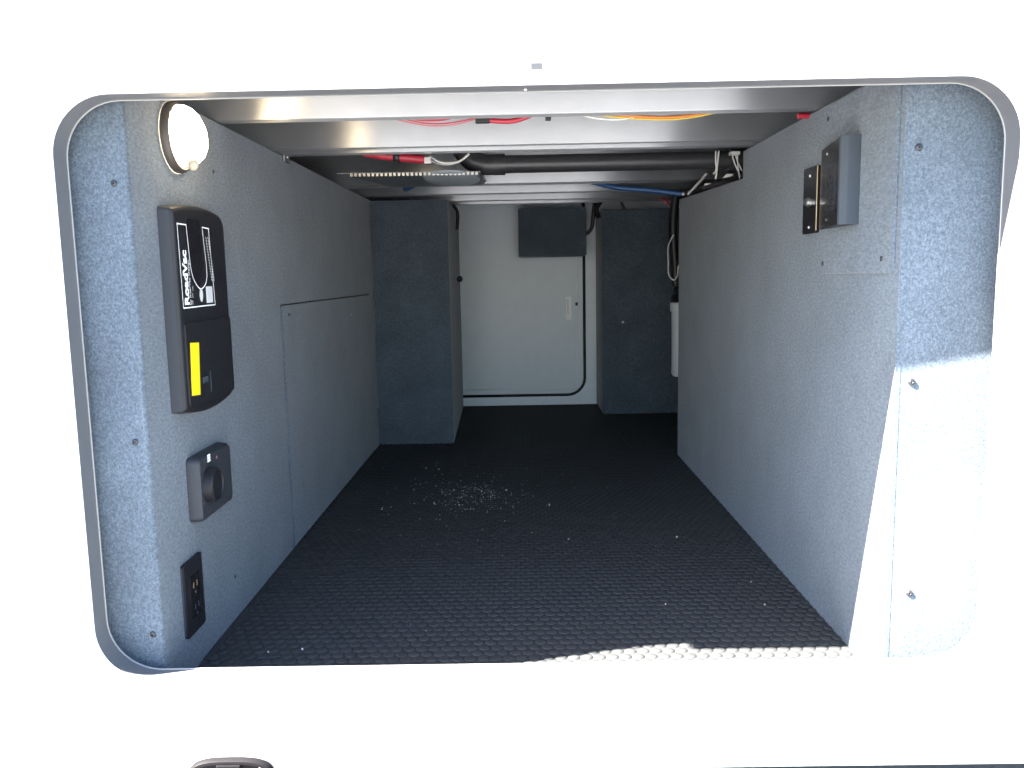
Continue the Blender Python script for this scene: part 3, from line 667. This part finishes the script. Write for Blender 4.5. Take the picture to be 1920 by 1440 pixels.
t = thing('control_panel', 'black control panel in a blue grey surround on the right wall', 'control panel', (XW, .40, .666))
bm = bmesh.new()
prof = [(.3225, XW), (.3225, .4965), (.3235, .4935), (.3265, .4915), (.3275, .4890), (.3300, .4865), (.3345, .4860), (.3360, .4885), (.399, .5005), (.4800, .5130), (.4805, XW)]
prism(bm, [(x_, y_) for y_, x_ in prof], 2, .668, .799); bevel_all(bm, .0012, 60, 2)
obj('surround', bm, GREYPLASTIC, t, True)
def ff_(y_): return .4885+(y_-.336)*(.0245/.144)
bm = bmesh.new(); prism(bm, [(ff_(y_)-.0012, y_) for y_ in (.3372, .399, .4795)] + [(ff_(y_)+.0005, y_) for y_ in (.4795, .399, .3372)], 2, .6685, .7985)
obj('front_face', bm, GLOSSBLACK, t)
M_ = bmesh.new()
bm = bmesh.new()
def onface(bm, y0, y1, z0, z1, h=.0006):
    prism(bm, [(ff_(y0)-.0012-h, y0), (ff_(y1)-.0012-h, y1), (ff_(y1)-.0010, y1), (ff_(y0)-.0010, y0)], 2, z0, z1)
M_.free()
ya, yb2 = .365, .425
for y0, y1, z0, z1 in ((ya, ya+.0012, .695, .768), (yb2, yb2+.0012, .695, .768), (ya, yb2, .695, .6958), (ya, yb2, .768, .7688)): onface(bm, y0, y1, z0, z1)
obj('window_outline', bm, GREYPLASTIC, t)
bm = bmesh.new()
for zz_ in (.757, .745, .729, .712, .703):
    for y0 in (.372, .390, .407): onface(bm, y0, y0+.010, zz_, zz_+.0035)
obj('display_marks', bm, BLACKSIDE, t)
obj('button', lathe(bmesh.new(), [(.0024, 0), (.0024, .0015), (0, .002)], Matrix.Translation((ff_(.422)-.0012, .422, P(0, .492, 1560, 408).z)) @ RxN, 14), STEEL, t)
screw(t, (ff_(.43)-.0012, .43, .786), (-1, 0, 0), SM_STEEL, .6)

# ------------------------------------------------------------------ raised bay door above the opening, its catch, and the black fitting below
DOORZ = P(1, .092, 940, 146).z
t = thing('bay_door', 'raised white bay door folded up against the skin above the opening', 'door', (0, .10, .86))
bm = prism(bmesh.new(), rpoly(-.565, .612, DOORZ, 1.64, .035, 8), 1, .092, .1185); bevel_all(bm, .003, 60, 2)
obj('door_slab', bm, SKIN, t, True)
t = thing('door_catch', 'small grey plastic catch at the lower edge of the raised white door', 'catch', P(1, .092, 1005, 112))
a, b, c_ = P(1, .081, 995, 96), P(1, .081, 1017, 96), P(1, .081, 1005, 116)
z_b = P(1, .089, 1005, 130).z
bm = prism(bmesh.new(), [(.0915, a.z), (.0892, a.z-.0015), (.0870, c_.z), (.0892, z_b), (.0915, z_b)], 0, a.x, b.x); bevel_all(bm, .0006, 30, 1)
obj('catch_body', bm, CATCH, t)

t = thing('round_fitting', 'black oval fitting on the lower edge of the white skin', 'fitting', P(1, .115, 430, 1440))
c_ = P(1, .112, 430, 1425); TOP = c_.z
FM = Matrix.Translation((c_.x, .1195, TOP-.045)) @ Matrix.Rotation(PI/2, 4, 'X')
def sell(a_, b_, y_, n_=48, e=.62):
    L_ = []
    for k in range(n_):
        th = 2*PI*k/n_; cx_, sx_ = math.cos(th), math.sin(th)
        L_.append((c_.x+a_*math.copysign(abs(cx_)**e, cx_), y_, TOP-.045+b_*math.copysign(abs(sx_)**e, sx_)))
    return L_
bm = bmesh.new(); Rg = sweep_loops(bm, [sell(.0635, .045, .1195), sell(.0635, .045, .112), sell(.062, .0435, .1095), sell(.0585, .040, .1090), sell(.057, .0385, .1115), sell(.0545, .036, .1120)]); bm.faces.new(Rg[-1])
obj('bezel', bm, FITBLACK, t, True)
obj('paddle', mbox(c_.x-.018, c_.x+.016, .1075, .1125, TOP-.07, TOP-.006, bev=.0015), FITBLACK, t)
obj('screw', lathe(bmesh.new(), [(0, .002), (.003, .0015), (.0035, 0)], Matrix.Translation((c_.x+.043, .1118, TOP-.013)) @ Matrix.Rotation(PI/2, 4, 'X'), 14), STEEL, t)

p_ = [P(2, OZ0+.0015, 913, 1264), P(2, OZ0+.0015, 916, 1268), P(2, OZ0+.0015, 918, 1273)]
obj('dark_fibre', tube(bmesh.new(), p_, .0006, 5), BLACKW, None, 'all', label='tiny dark fibre lying on the white front sill', cat='fibre')
def onskin(px, py): return P(1, .1195, px, py)
